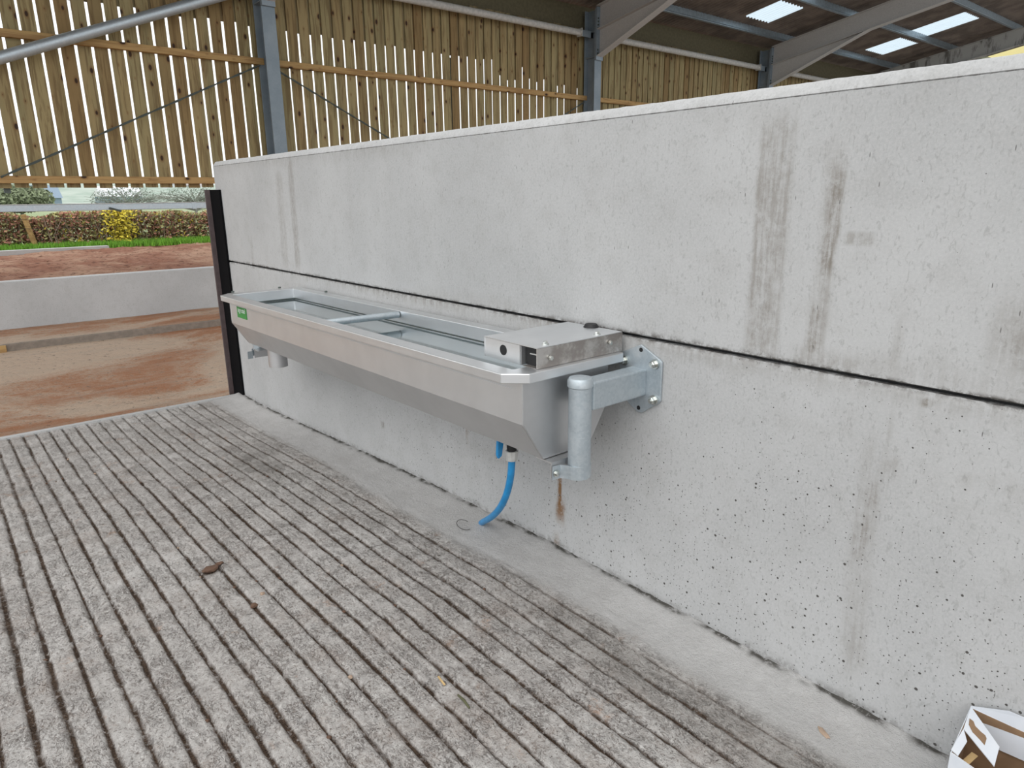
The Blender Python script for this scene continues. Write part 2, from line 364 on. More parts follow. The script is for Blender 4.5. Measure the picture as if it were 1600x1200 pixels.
# ------------------------------------------------------------------ partition wall of two precast panels
wall = thing('wall_right', (WX, 2.2, 0), kind='structure')
WY0, WY1 = -1.4, 5.985
def panel(name, z0, z1, top):
    ys = np.concatenate([np.arange(WY0, .2, .05), np.arange(.2, WY1, .011), [WY1]])
    zi = np.arange(z0, z1+1e-6, .011); zi[-1] = z1
    # profile: back bottom, front bottom .. front top, chamfer, back top
    Yg, Zg = np.meshgrid(ys, zi, indexing='ij'); Xg = np.full_like(Yg, WX)
    Xg += .0012*noise2(Yg, Zg, 5, 5, 100, 3)
    jb = .0035*noise2(ys, ys*0, 22, 0, 110, 3, .7)+.003*noise2(ys, ys*0, 3, 0, 111, 2)
    stain = np.zeros_like(Yg); rust = np.zeros_like(Yg); edg = np.zeros_like(Yg)
    def sk(y0, y1, za, zb, s, soft=.02, slope=0, zs=.05):
        yc = Yg-slope*(Zg-za); w = (y1-y0)/2
        return s*ss(w+soft, w-soft*.2, np.abs(yc-(y0+y1)/2+.008*noise2(Yg, Zg, 3, 6, int(y0*977) % 500, 2)))*ss(za-zs, za+zs, Zg)*ss(zb+zs, zb-zs, Zg)
    def mx(a): np.maximum(stain, a, out=stain)
    if top:
        mx(sk(1.045, 1.135, 1.02, 1.70, .50, .02)); mx(sk(1.085, 1.115, 1.64, 1.69, .8, .012)); mx(sk(1.105, 1.14, 1.02, 1.60, .55, .012))
        mx(sk(.905, .935, 1.02, 1.60, .45, .02)); mx(sk(.893, .918, 1.36, 1.56, .85, .012)); mx(sk(.905, .93, 1.27, 1.40, .9, .012)); mx(sk(.925, .945, 1.04, 1.22, .85, .015))
        mx(sk(.80, .875, 1.365, 1.395, .55, .008, 0, .008)); mx(sk(.80, .97, 1.02, 1.06, .5, .04, 0, .03)); mx(sk(.36, .47, 1.10, 1.24, .55, .06, 0, .1))
        mx(sk(.70, .715, 1.03, 1.18, .3, .01)); mx(sk(4.47, 4.52, 1.05, 1.78, .5, .03, -.04)); mx(sk(4.66, 4.74, 1.05, 1.66, .32, .03, -.04)); mx(sk(5.3, 5.33, 1.02, 1.2, .3, .02))
        mx(.5*ss(1.66, 1.79, Zg)*ss(2.6, 3.4, Yg)*(.6+.6*noise2(Yg, Zg, 1.5, 5, 130, 3))); mx(sk(2.3, 2.9, 1.02, 1.05, .35, .2)); mx(sk(.3, .8, 1.03, 1.06, .35, .2))
        edg = .9*ss(z0+.012, z0, Zg+.008*noise2(Yg, Zg, 9, 9, 131, 3))
        edg = np.maximum(edg, .8*ss(.004, .0015, np.abs(Zg-(z1-.010)+.004*noise2(Yg, Yg*0, 5, 0, 133, 3))))
        pits = .10+.05*noise2(Yg, Zg, 1, 1, 134, 2)
    else:
        mx(sk(.70, .745, .15, .85, .22, .03)); mx(sk(.705, .735, .64, .72, .7, .015)); mx(sk(.715, .745, .48, .62, .6, .02)); mx(sk(.69, .73, .12, .3, .35, .02)); mx(sk(.66, .70, .76, .80, .55, .015)); mx(sk(.69, .70, .84, .92, .3, .01))
        mx(.35*ss(.75, .82, Zg)*ss(.85, .8, Zg)*ss(1.1, .9, Yg)*ss(-.2, .5, noise2(Yg, Zg, 9, 12, 141, 3)))
        mx(.55*ss(.93, 1.0, Zg)*(.55+.7*noise2(Yg, Zg, 2, 6, 142, 3))*ss(4.9, 4.0, Yg)); mx(sk(1.99, 2.01, .0, .03, .5, .01)); mx(sk(3.46, 3.485, .18, .215, .9, .008, 0, .01))
        mx(sk(.605, .625, .965, .985, 1, .005, 0, .005)); mx(sk(2.2, 2.6, .28, .33, .25, .1, .1))
        rust = np.maximum(sk(1.955, 1.968, .18, .37, .95, .006), sk(1.94, 1.975, .15, .23, .85, .02)); rust = np.maximum(rust, sk(1.975, 1.995, -.02, .05, .5, .012)); rust = np.maximum(rust, sk(2.62, 2.63, .33, .42, .3, .01))
        edg = .75*ss(.012, .0, z1-Zg+.01*noise2(Yg, Zg, 9, 9, 143, 3)); edg = np.maximum(edg, .5*ss(.03, .0, np.abs(Zg-fz(Yg)-.02)+.02*noise2(Yg, Zg, 12, 12, 144, 3)))
        pits = .22+.15*ss(.9, .35, Zg)*ss(5, 1, Yg)+.05*noise2(Yg, Zg, 1, 1, 145, 2)
    cols = [np.stack([Xg[:, j], Yg[:, j], Zg[:, j]], -1) for j in range(len(zi))]
    att = dict(stain=[stain[:, j] for j in range(len(zi))], rust=[rust[:, j] for j in range(len(zi))], edge=[edg[:, j] for j in range(len(zi))], pits=[pits[:, j] for j in range(len(zi))])
    def ring(x, z, e, where):
        c = np.stack([np.broadcast_to(x, ys.shape), ys, np.broadcast_to(z, ys.shape)], -1)
        (cols.append if where else lambda v: cols.insert(0, v))(c)
        for k_, v_ in att.items():
            val = np.full(len(ys), e if k_ == 'edge' else (.1 if k_ == 'pits' else 0.))
            (v_.append if where else lambda q_: v_.insert(0, q_))(val)
    # jagged arrises
    if top:
        cols[0] = cols[0]+np.stack([ys*0, ys*0, -jb*.8], -1)
        ring(WX+.006, z0-.003, .9, False); ring(WX+.14, z0-.003, .3, False)
        ring(WX+.0035+np.abs(jb)*.3, z1+.0015, .8, True)
        ring(WX+.0005, z1+.004, .2, True)
        chip = np.clip(jb*1.2+.0015*noise2(ys, ys*0, 1.1, 0, 151), -.006, .006)
        ring(WX+.022+chip*.4, z1+.036+chip*.5, .0, True); ring(WX+.028, z1+.039+chip*.4, .0, True); ring(WX+.14, z1+.041, .0, True)
        ring(WX+.141, z0, .0, True)
    else:
        cols[-1] = cols[-1]+np.stack([ys*0+.002, ys*0, jb], -1)
        ring(WX+.14, z0, 0, False); ring(WX+.012, z1-.002, .9, True); ring(WX+.14, z1-.004, .5, True); ring(WX+.141, z0, 0, True)
    Pm = np.stack(cols, 0).transpose(1, 0, 2); at = {k_: np.stack(v_, 0).T for k_, v_ in att.items()}
    o = grid_mesh(name, Pm[:, ::-1], M_wall, wall, {k_: v_[:, ::-1] for k_, v_ in at.items()})
    for p in o.data.polygons: pass
    bm = bmesh.new(); bm.from_mesh(o.data)
    nr = Pm.shape[1]; bm.verts.ensure_lookup_table()
    for s0 in (0, (len(ys)-1)*nr):
        vs = [bm.verts[s0+i] for i in range(nr)]
        try: bm.faces.new(vs).smooth = False
        except ValueError: pass
    bmesh.ops.recalc_face_normals(bm, faces=bm.faces[:]); bm.to_mesh(o.data); bm.free()
    o.data.set_sharp_from_angle(angle=math.radians(35))
    return local(o)
panel('lower_panel', -.35, 1.004, False); panel('upper_panel', 1.017, 1.752, True)
Box('joint_filler', M_black, wall, WX+.03, WX+.12, WY0+.02, WY1-.03, .99, 1.03)

# dark steel post at the end of the partition
t = thing('steel_post', (1.95, 6.08, -.2), 'dark brown steel H post standing at the far end of the concrete partition wall', 'post')
Box('return_flange', M_post, t, 1.850, 1.98, 6.085, 6.102, -.3, 1.575, bevel=.002)
Box('clasping_flange', M_postweb, t, 1.888, 1.902, 5.855, 6.085, -.3, 1.572)
Box('web', M_post, t, 1.905, 2.06, 5.989, 6.0, -.3, 1.565)

# ------------------------------------------------------------------ ground beyond the slab, concrete footing, low wall
xs = np.linspace(-9, 12, 260); ys = np.linspace(6.0, 9.95, 130); X, Y = np.meshgrid(xs, ys)
Z = -.215+.045*ss(6, 9.5, Y)+.012*noise2(X, Y, 1.0, 3, 200, 3)+.006*noise2(X, Y, 9, 14, 210, 3)+.008*np.sin(Y*34)*ss(6.9, 6.1, Y)
g = grid_mesh('ground', np.stack([X, Y, Z], -1), M_clay); tag(g, kind='structure')
xs = np.linspace(-9, 12, 300); ys = np.array([9.72, 9.73, 9.76, 10.2, 10.6, 10.91]); X, Y = np.meshgrid(xs, ys)
Z = np.where(Y < 9.725, -.24, -.088+.010*noise2(X, Y, 2, 3, 220, 3))
g = grid_mesh('trim_2', np.stack([X, Y+.02*noise2(X, Y*0, 1, 0, 221, 2)*(Y < 9.8), Z], -1), M_clay, smooth=False); tag(g, kind='structure')
g = P('trim_3', lambda bm: box(bm, -9, 12, 9.69, 9.725, -.30, -.082), plain('concrete_edge_shade', (.24, .20, .165), .9), bevel=.01); tag(g, kind='structure')  # darker colour on this edge paints the shadow line below the kerb
g = P('wall_back_low', lambda bm: box(bm, -9, 12, 10.9, 11.08, -.4, .515), M_wall, bevel=.012); tag(g, kind='structure')
t = P('kerb_timber', lambda bm: box(bm, -3.0, .54, 9.66, 9.73, -.19, -.09), M_rail, bevel=.004); tag(t, 'short reddish timber edging at the left end of the concrete footing', 'timber edging')
# large ground sheet under everything, fields to the horizon
b = NB('pasture'); n = b.noise(.15, 5); n2 = b.noise(3, 5); M_field = b.out(b.mix(b.ramp(n, .35, .65), (.24, .31, .15), (.31, .35, .2)), .95)
g = P('ground_field', lambda bm: box(bm, -500, 900, 19.6, 900, -.3, -.05), M_field); tag(g, kind='structure')
g = P('ground_yard', lambda bm: box(bm, -40, 60, -40, 19.7, -.6, -.42), M_slab); tag(g, kind='structure')
g = P('ground_pen', lambda bm: box(bm, 2.06, 40, -8, 10.0, -.42, -.25), M_slab); tag(g, kind='structure')
g = P('ground_apron', lambda bm: box(bm, -30, -2.6, -20, 6, -.42, -.02), M_slab); tag(g, kind='structure')
xs = np.linspace(-6, 16, 330); ys = np.linspace(11.08, 19.8, 190); X, Y = np.meshgrid(xs, ys)
Z = .44+.0*X+.035*noise2(X, Y, 1.2, 1.4, 230, 3)+.05*noise2(X, Y, 4, 6, 236, 4, .65)+.05*ss(17, 19.8, Y)
g = grid_mesh('ground_bank', np.stack([X, Y, Z], -1), M_earth); tag(g, kind='structure')
g = P('kerb_strip', lambda bm: prism(bm, [(-4, 17.3, .4), (3.2, 17.75, .4), (3.2, 18.0, .4), (-4, 17.55, .4)], (0, 0, .125)), M_wall); tag(g, 'pale concrete kerb strip between the red earth and the grass verge', 'kerb')

# ------------------------------------------------------------------ planting beyond the shed
def leafm(name, c):
    b = NB(name); i = b.island(); return b.out(b.mix(i, tuple(x*.4 for x in c), tuple(min(1, x*1.1) for x in c)), .9, spec=.2)
M_l1 = leafm('russet_leaves', (.48, .24, .17)); M_l2 = leafm('olive_leaves', (.42, .40, .18)); M_l3 = leafm('yellow_leaves', (.85, .72, .10)); M_l4 = leafm('grey_twigs', (.40, .32, .25))
M_grass = leafm('grass_blades', (.22, .48, .06))
def leaves(bm, n, fx, size, mi=0):
    for _ in range(n):
        p = Vector(fx()); a = Vector((random.gauss(0, 1), random.gauss(0, 1), random.gauss(0, 1))).normalized(); c = a.orthogonal().normalized(); s = size*random.uniform(.5, 1.4)
        q = [bm.verts.new(p+a*s), bm.verts.new(p+c*s*.55), bm.verts.new(p-a*s), bm.verts.new(p-c*s*.55)]; bm.faces.new(q).material_index = mi
def hedge_part(n, x0, x1, size, z1=1.25):
    def fx():
        x = random.uniform(x0, x1); zt = z1+.06*math.sin(x*2.1)+.04*math.sin(x*5.3)
        z = .45+(zt-.45)*random.random()**.85
        return (x, 19.3+random.uniform(-.28, .28)*(1.1-.3*(z-.5)), z)
    return fx
t = thing('hedge', (4, 19.3, .45), 'long clipped autumn hedge of russet and olive leaves beyond the low concrete wall', 'hedge')
P('foliage', lambda bm: (leaves(bm, 11000, hedge_part(0, -1.5, 10, 0), .045), leaves(bm, 900, hedge_part(0, -1.5, 2.9, 0), .055)), M_l1, t)
P('foliage', lambda bm: leaves(bm, 12000, hedge_part(0, .5, 10, 0), .045), M_l2, t)
P('foliage', lambda bm: leaves(bm, 500, hedge_part(0, 2.2, 5.6, 0), .04), M_l3, t)
def stems(bm):
    for _ in range(420):
        x = random.uniform(-1.5, 10); y = 19.3+random.uniform(-.25, .2)
        tube(bm, [(x, y, .4), (x+random.uniform(-.08, .08), y, .75), (x+random.uniform(-.2, .2), y, 1.15)], [.012, .009, .005], 4, False)
P('stems', stems, M_l4, t)
t = thing('yellow_shrub', (3.55, 19.0, .45), 'bright yellow leaved shrub growing in the middle of the hedge', 'shrub')
def yf():
    z = random.uniform(.45, 1.3); return (3.75+random.gauss(0, .17), 18.98+random.gauss(0, .1), z)
P('foliage', lambda bm: leaves(bm, 750, yf, .045), M_l3, t); P('stem', lambda bm: tube(bm, [(3.6, 19.05, .35), (3.62, 19, 1.2)], .02, 6), M_l4, t)
def grass(bm):
    for _ in range(15000):
        x = random.uniform(-1, 9); y = random.uniform(18.0 if x < 3.2 else 17.8, 19.05)+.02*x; h = random.uniform(.05, .16)
        a = random.uniform(0, math.pi); w = .012; dx, dy = math.cos(a)*w, math.sin(a)*w
        q = [bm.verts.new((x-dx, y-dy, .46)), bm.verts.new((x+dx, y+dy, .46)), bm.verts.new((x+random.uniform(-.05, .05), y+random.uniform(-.05, .05), .48+h))]
        bm.faces.new(q)
g = P('grass_verge', grass, M_grass); tag(g, 'strip of bright green grass in front of the autumn hedge', 'grass', kind='stuff')
t = thing('wire_fence', (2.0, 18.9, .4), 'wooden post and wire stock fence in front of the hedge', 'fence')
P('fence_post', lambda bm: tube(bm, [(2.0, 18.9, .3), (1.84, 18.9, 1.22)], .055, 8), M_rail, t, smooth=True)
for z in (1.12, .92): P('wire', lambda bm: tube(bm, [(-1, 18.84, z), (9, 18.84, z-.02)], .005, 5), M_wire, t)
b = NB('distant_hill'); n = b.noise(.05, 6, .7); M_hill = b.out(b.mix(b.ramp(n, .35, .65), (.28, .36, .30), (.42, .48, .42)), .95)
xs = np.linspace(-250, 700, 160); ys = np.linspace(260, 620, 40); X, Y = np.meshgrid(xs, ys)
Z = -.2+ss(260, 560, Y)*(13+5*noise2(X, Y, .012, .01, 300, 3))+1.5*noise2(X, Y, .06, .06, 305, 2)*ss(260, 330, Y)
g = grid_mesh('hills', np.stack([X, Y, Z], -1), M_hill); tag(g, kind='structure')
M_tree = [leafm('pale_green_foliage', (.30, .35, .22)), leafm('grey_green_foliage', (.27, .32, .27))]
M_bark = plain('grey_bark', (.28, .28, .25), .9)
def tree(x, y, h, w, k, label, bare=False):
    t = thing('tree', (x, y, -.1), label, 'tree', None)
    P('trunk', lambda bm: tube(bm, [(x, y, -.1), (x+.1, y, h*.5)], [.16, .07], 7), M_bark, t)
    if bare:
        def br(bm):
            for _ in range(120):
                a = random.uniform(0, 6.283); e = random.uniform(.3, 1.4); L = h*random.uniform(.4, .75); z0 = h*random.uniform(.05, .4)
                p0 = Vector((x, y, z0)); p2 = p0+Vector((math.cos(a)*math.cos(e)*L*w/h*1.3, math.sin(a)*math.cos(e)*L*.6, math.sin(e)*L)); tube(bm, [p0, (p0+p2)/2+Vector((0, 0, .1*L)), p2], [.05, .03, .015], 4, False)
        P('branches', br, M_bark, t)
    def fx():
        while True:
            a = [random.uniform(-1, 1) for _ in range(3)]
            if sum(q*q for q in a) < 1: break
        return (x+a[0]*w/2, y+a[1]*w/2, h*.58+a[2]*h*.42)
    P('foliage', lambda bm: leaves(bm, 1500 if bare else 5000, fx, .10 if bare else .16), M_tree[k], t)
tree(7.5, 78, 3.0, 5.5, 0, 'round yellow green bush at the far left across the fields')
tree(17.5, 84, 2.9, 7.0, 1, 'bare branched bush in the middle of the far field view', True)
tree(25.5, 88, 3.2, 8.0, 1, 'wide spreading bare tree right of the middle in the far field view', True)
tree(36.5, 100, 3.9, 6.0, 1, 'tall bare tree at the right of the far field view beside the steel post', True)
M_far = [plain('far_white_wall', (.75, .78, .80), .8), plain('far_blue_roof', (.25, .33, .42), .8), plain('far_roof', (.45, .42, .42), .8)]
def house(x, y, w, dp, h, z, mw, mr, label, name='house', cat='house', group=None):
    t = thing(name, (x, y, z), label, cat, group)
    Box('walls', mw, t, x-w/2, x+w/2, y-dp/2, y+dp/2, z, z+h)
    P('roof', lambda bm: prism(bm, [(x-w/2-.2, y-dp/2-.3, z+h), (x-w/2-.2, y+dp/2+.3, z+h), (x-w/2-.2, y, z+h+dp*.28)], (w+.4, 0, 0)), mr, t)
house(5.0, 150, 9, 9, 2.8, -.1, M_far[0], M_far[0], 'long white farm building on the skyline at the far left', 'farm_building', 'building')
house(16.2, 150, 8, 8, 2.1, -.1, M_far[1], M_far[1], 'dark blue grey shed on the skyline left of the middle', 'farm_building', 'building')
house(31.5, 158, 7, 7, 2.3, -.1, M_far[1], M_far[0], 'blue shed with a pale roof on the skyline near the middle', 'farm_building', 'building')
for i in range(11):
    x = 118+i*13+random.uniform(-2, 2); y = 470+random.uniform(-25, 25)
    zz = 6.0+random.uniform(-.6, 1.2)
    house(x, y, 8, 8, 4.5, zz-1.5, M_far[0], M_far[2], 'small white house on the distant hillside', 'house', 'house', 'houses on the distant hillside')

# ------------------------------------------------------------------ slatted timber side of the shed
cols_x = [4.40, 11.27, 17.85, 24.3]
def roofz(y): return 5.30+.18*(10.8-y)
wb = thing('wall_back', (10, 10.96, 1.66), kind='structure')
GP = .189; GX = 4.80
def boards(x0, x1):
    def fn(bm):
        n0 = math.floor((x0-GX)/GP)
        n = n0
        while GX+n*GP < x1:
            g = .017+random.uniform(-.003, .003)
            a = GX+n*GP+g; b_ = GX+(n+1)*GP-g
            dz = random.uniform(-.006, .006); lean = random.uniform(-.003, .003)
            vs = box(bm, a, b_, 10.95, 10.97, 1.665+dz, 4.75+random.uniform(-.03, .03))
            for v in vs[4:]: v.co.x += lean
            n += 1
    return fn
def backing(x0, x1):
    def fn(bm):
        n = math.floor((x0-GX)/GP)
        while GX+n*GP < x1:
            c = GX+n*GP
            if c < 8.9: z0 = 3.95
            elif c < 11.2: z0 = random.choice([3.66, 3.75, 3.8, 3.9, 2.0, 3.7])
            else: z0 = 1.67 if random.random() > .08 else 3.3
            w = .092-.0025
            box(bm, c-w, c+w, 10.972, 10.99, z0+random.uniform(-.02, .02), 4.78+random.uniform(-.03, .03)); n += 1
    return fn
for x0, x1 in ((-3.2, 4.4), (4.45, 11.3), (11.35, 17.9), (17.95, 24.3), (24.35, 31)):
    P('slatted_boards', boards(x0, x1), M_board, wb); P('backing_boards', backing(x0, x1), M_board2, wb)
prev = -3.2
for cx in cols_x+[31]:
    for z in (3.415, 1.72): Box('timber_rail', M_rail, wb, prev+.03, cx-.02, 10.872, 10.95, z, z+.09, bevel=.004)
    prev = cx
for x in (.955, 7.875): Box('batten_post', M_rod, wb, x-.035, x+.035, 10.995, 11.05, 1.6, 3.9)

# ------------------------------------------------------------------ steel columns and rafters
names = ['nearest steel column in front of the timber slats, left of the partition wall top', 'second steel column from the left, where the big haunched rafter rises', 'third steel column from the left, above the middle of the concrete wall', 'farthest steel column, mostly hidden behind the concrete wall']
rn = ['haunched grey rafter on the nearest column, mostly above the picture', 'haunched grey steel rafter rising from the second column', 'long grey steel rafter rising from the third column', 'stained weathered rafter at the far right of the roof']
for i, cx in enumerate(cols_x):
    t = thing('steel_column', (cx, 10.75, -.3), names[i], 'column')
    fl = .10
    Box('flange', M_col, t, cx-fl, cx+fl, 10.60, 10.615, -.3, 5.1, bevel=.002)
    Box('flange', M_col, t, cx-fl, cx+fl, 10.885, 10.9, -.3, 5.1, bevel=.002)
    Box('web', M_col, t, cx-.005, cx+.005, 10.615, 10.885, -.3, 5.1)
    Box('stiffener', M_col, t, cx-.095, cx-.005, 10.616, 10.884, 4.21, 4.225); Box('stiffener', M_col, t, cx-.095, cx-.005, 10.616, 10.884, 4.68, 4.695)
    mr = M_raft if i < 3 else M_raft_old
    t = thing('steel_rafter', (cx, 10.58, 4.2), rn[i], 'rafter')
    y1 = 5.4; top = lambda y: 5.12+.18*(10.8-y); bot = lambda y: top(y)-.45; hl = 8.15
    hb = lambda y: 4.21+(bot(hl)-4.21)*(10.58-y)/(10.58-hl)
    def slab_(ya, yb, fa, fb, w, th):
        return lambda bm: prism(bm, [(cx-w, ya, fa(ya)), (cx-w, yb, fa(yb)), (cx-w, yb, fa(yb)+th), (cx-w, ya, fa(ya)+th)], (2*w, 0, 0))
    P('top_flange', slab_(10.58, y1, lambda y: top(y)-.014, None, .095, .014), mr, t)
    P('bottom_flange', slab_(10.56, y1, bot, None, .095, .014), mr, t)
    P('web', lambda bm: prism(bm, [(cx-.005, 10.56, bot(10.56)+.014), (cx-.005, y1, bot(y1)+.014), (cx-.005, y1, top(y1)-.014), (cx-.005, 10.56, top(10.56)-.014)], (.01, 0, 0)), mr, t)
    P('haunch', lambda bm: (prism(bm, [(cx-.005, 10.56, hb(10.56)), (cx-.005, hl, bot(hl)), (cx-.005, 10.56, bot(10.56))], (.01, 0, 0)),
                            prism(bm, [(cx-.095, 10.56, hb(10.56)), (cx-.095, hl, hb(hl)), (cx-.095, hl, hb(hl)+.013), (cx-.095, 10.56, hb(10.56)+.013)], (.19, 0, 0))), mr, t)
    Box('end_plate', M_col, t, cx-.1, cx+.1, 10.56, 10.598, 4.15, 5.13, bevel=.002)
    if 0 < i < 3:
        for z in (4.27, 4.34, 4.74, 4.80, 4.86, 4.92): hexbolt('bolt', (cx-.06, 10.56, z), (0, -1, 0), .013, .018, t, mat=M_rod)

# tie tubes, bracing, purlins
tl = ['grey horizontal tie tube between the first and second steel columns', 'grey horizontal tie tube between the second and third steel columns', 'grey horizontal tie tube right of the third steel column']
for i in range(3):
    a, b_ = cols_x[i]+.28, cols_x[i+1]-.42
    if i == 0: a = cols_x[0]+.2
    t = thing('tie_tube', ((a+b_)/2, 10.72, 4.64), tl[i], 'steel tube')
    P('tube', lambda bm: tube(bm, [(a, 10.72, 4.64), (b_, 10.72, 4.64)], .062, 20), M_tube, t, smooth=True)
    for x, s in ((a, -1), (b_, 1)):
        Box('end_cap', M_tube, t, x-.008, x+.008, 10.645, 10.795, 4.565, 4.715)
        Box('gusset', M_col, t, min(x, x+s*.38), max(x, x+s*.38), 10.715, 10.727, 4.58, 4.70)
t = P('brace_tube', lambda bm: tube(bm, [(-3.0, 10.72, 1.50), (4.32, 10.72, 4.43)], .07, 20), M_galv, smooth=True); tag(t, 'thick galvanised diagonal brace tube crossing the slats at top left', 'steel tube')
for (a, b_, lb) in (((4.30, 3.40), (.90, 1.79), 'thin twisted bracing rod rising to the right across the left bay of slats'), ((4.50, 3.38), (7.85, 1.78), 'thin twisted bracing rod falling to the right from the nearest steel column'), ((11.15, 3.38), (7.95, 1.78), 'short length of twisted bracing rod left of the second steel column')):
    def tw(bm):
        n = 60; A = Vector((a[0], 10.845, a[1])); B = Vector((b_[0], 10.845, b_[1])); d = (B-A).normalized(); e = Vector((0, 1, 0)); g = d.cross(e)
        for s in (0, math.pi):
            tube(bm, [A+(B-A)*k/n+(e*math.cos(k*.8+s)+g*math.sin(k*.8+s))*.007 for k in range(n+1)], .0085, 6)
    t = P('bracing_rod', tw, M_rod, smooth=True); tag(t, lb, 'rod')
t = thing('galvanised_rail', (1, 10.9, 1.42), 'long galvanised horizontal rail above the low concrete wall', 'rail')
Box('rail_section', M_galv, t, -4, 4.35, 10.86, 10.93, 1.372, 1.458, bevel=.006); Box('top_lip', M_white, t, -4, 4.35, 10.85, 10.935, 1.456, 1.464)
Box('joint_sleeve', M_galv, t, 3.10, 3.16, 10.855, 10.935, 1.368, 1.466)
P('hook', lambda bm: tube(bm, [(2.03, 10.85, 1.40), (2.08, 10.84, 1.385), (2.17, 10.84, 1.355)], .014, 6), M_rod, t)
for k, py in enumerate((10.25, 8.66, 7.08)):
    pt = 5.125+.18*(10.8-py)
    for j, (xa, xb) in enumerate(((-3, 4.4), (4.4, 11.27), (11.27, 17.85), (17.85, 24.3), (24.3, 31))):
        pos = ['nearest the eaves', 'second up from the eaves', 'third up from the eaves', 'fourth up from the eaves'][k]; bay = ['over the left edge bay', 'over the bay left of the second column', 'between the second and third rafters', 'between the third rafter and the weathered one', 'beyond the weathered rafter'][j]
        pr = [(xa, py+.035, pt), (xa, py-.035, pt), (xa, py-.035, pt+.02), (xa, py-.015, pt+.04), (xa, py-.01, pt+.165), (xa, py+.05, pt+.165), (xa, py+.05, pt+.155), (xa, py+.01, pt+.155), (xa, py+.01, pt+.01), (xa, py+.035, pt+.01)]
        tag(P('roof_purlin', lambda bm: prism(bm, pr, (xb-xa, 0, 0)), M_bluepurlin), 'galvanised steel purlin '+pos+', '+bay, 'purlin')
# eaves beam on the wall head
tag(P('eaves_board', lambda bm: box(bm, -3, 31, 11.0, 11.03, 4.60, 5.215), M_eave), 'dark greenish eaves board above the tops of the timber slats', 'board')

# roof sheets with rooflight openings
lights = [(15.48, 16.52, 9.10, 9.97, 0), (21.75, 22.95, 9.06, 10.0, 0), (21.4, 22.5, 7.42, 8.66, 0), (18.35, 19.35, 7.42, 8.66, 0), (15.3, 16.4, 7.5, 8.56, 0), (27.4, 28.55, 7.5, 8.70, 1), (27.8, 28.7, 9.1, 10.2, 1)]
def corr(x): return .024*np.sin(x*2*np.pi/.13)
def sheet(name, xa, xb, ya, yb, mat, parent=None, dz=0):
    xs = np.linspace(xa, xb, max(3, int((xb-xa)/.016))); ys = np.array([ya, (ya+yb)/2, yb])
    X, Y = np.meshgrid(xs, ys); return grid_mesh(name, np.stack([X, Y, roofz(Y)+corr(X)+dz], -1), mat, parent)
roof = thing('ceiling', (14, 8, 5.6), kind='structure')
ysplit = sorted(set([5.7, 11.32]+[l[2] for l in lights]+[l[3] for l in lights]))
n_ = 0
for ya, yb in zip(ysplit, ysplit[1:]):
    ym = (ya+yb)/2; cuts = sorted([(l[0], l[1]) for l in lights if l[2] < ym < l[3]]); x = -3.4
    for c0, c1 in cuts+[(31, 31)]:
        if c0 > x+.01: local(sheet('roof_sheet', x, c0, ya, yb, M_roof, roof))
        x = c1
rl = ['pale corrugated rooflight between the second and third rafters', 'lower of the two pale rooflights left of the weathered rafter', 'upper of the two pale rooflights left of the weathered rafter', 'narrow strip of rooflight just under the third rafter', 'rooflight high up between the second and third rafters', 'upper yellowed rooflight beyond the weathered rafter', 'lower yellowed rooflight beyond the weathered rafter']
for l, lb in zip(lights, rl):
    tag(sheet('rooflight', l[0]-.03, l[1]+.03, l[2]-.03, l[3]+.03, M_skyy if l[4] else M_sky, dz=.004), lb, 'rooflight')
# far part of the building beyond the weathered rafter
g = P('wall_far', lambda bm: box(bm, 31, 31.2, 2, 11.3, -.3, 6.6), M_roof); tag(g, kind='structure')

# ------------------------------------------------------------------ trough
T0, T1 = 1.60, 4.45
TR = thing('water_trough', (1.60, 1.60, .60), 'long stainless steel water trough bracketed to the concrete wall', 'trough')
def tz(y): return -.02*(y-T0)/(T1-T0)
def tilt(o):
    L = TR.location
    for v in o.data.vertices: v.co.z += tz(v.co.y+L.y)
    return o
XF, XB = 1.348, 1.876; bx0, bx1 = 1.408, 1.815
ye0, ye1 = T0+.03, T1-.045
prof = [(bx0, .945), (bx0, .772), (1.497, .632), (1.725, .632), (bx1, .772), (bx1, .945)]
def basin(bm):
    r_ = []
    ysub = np.linspace(ye0, ye1, 12)
    for y in ysub: r_.append([bm.verts.new((x, y, z)) for x, z in prof])
    for A, B in zip(r_, r_[1:]):
        for k in range(5): bm.faces.new((A[k], A[k+1], B[k+1], B[k]))
tilt(P('basin', basin, M_steel, TR, solid=.003))
def endp(bm, y):
    prism(bm, [(x, y, z) for x, z in prof], (0, .003, 0))
    # folded seam along the edges
    for (xa, za), (xb, zb) in zip(prof[:3], prof[1:4]): tube(bm, [(xa-.001, y, za), (xb-.001, y, zb)], .0028, 6)
tilt(P('end_plate', lambda bm: endp(bm, ye0-.002), M_steel_end, TR)); tilt(P('end_plate', lambda bm: endp(bm, ye1), M_steel_end, TR))
ch = .065
def octo(x0, x1, y0, y1, c, z): return [(x0+c, y0, z), (x1-.012, y0, z), (x1, y0+.012, z), (x1, y1-.012, z), (x1-.012, y1, z), (x0+c, y1, z), (x0, y1-c, z), (x0, y0+c, z)]
ix0, ix1, iy0, iy1 = bx0+.008, bx1-.004, ye0+.055, ye1-.03
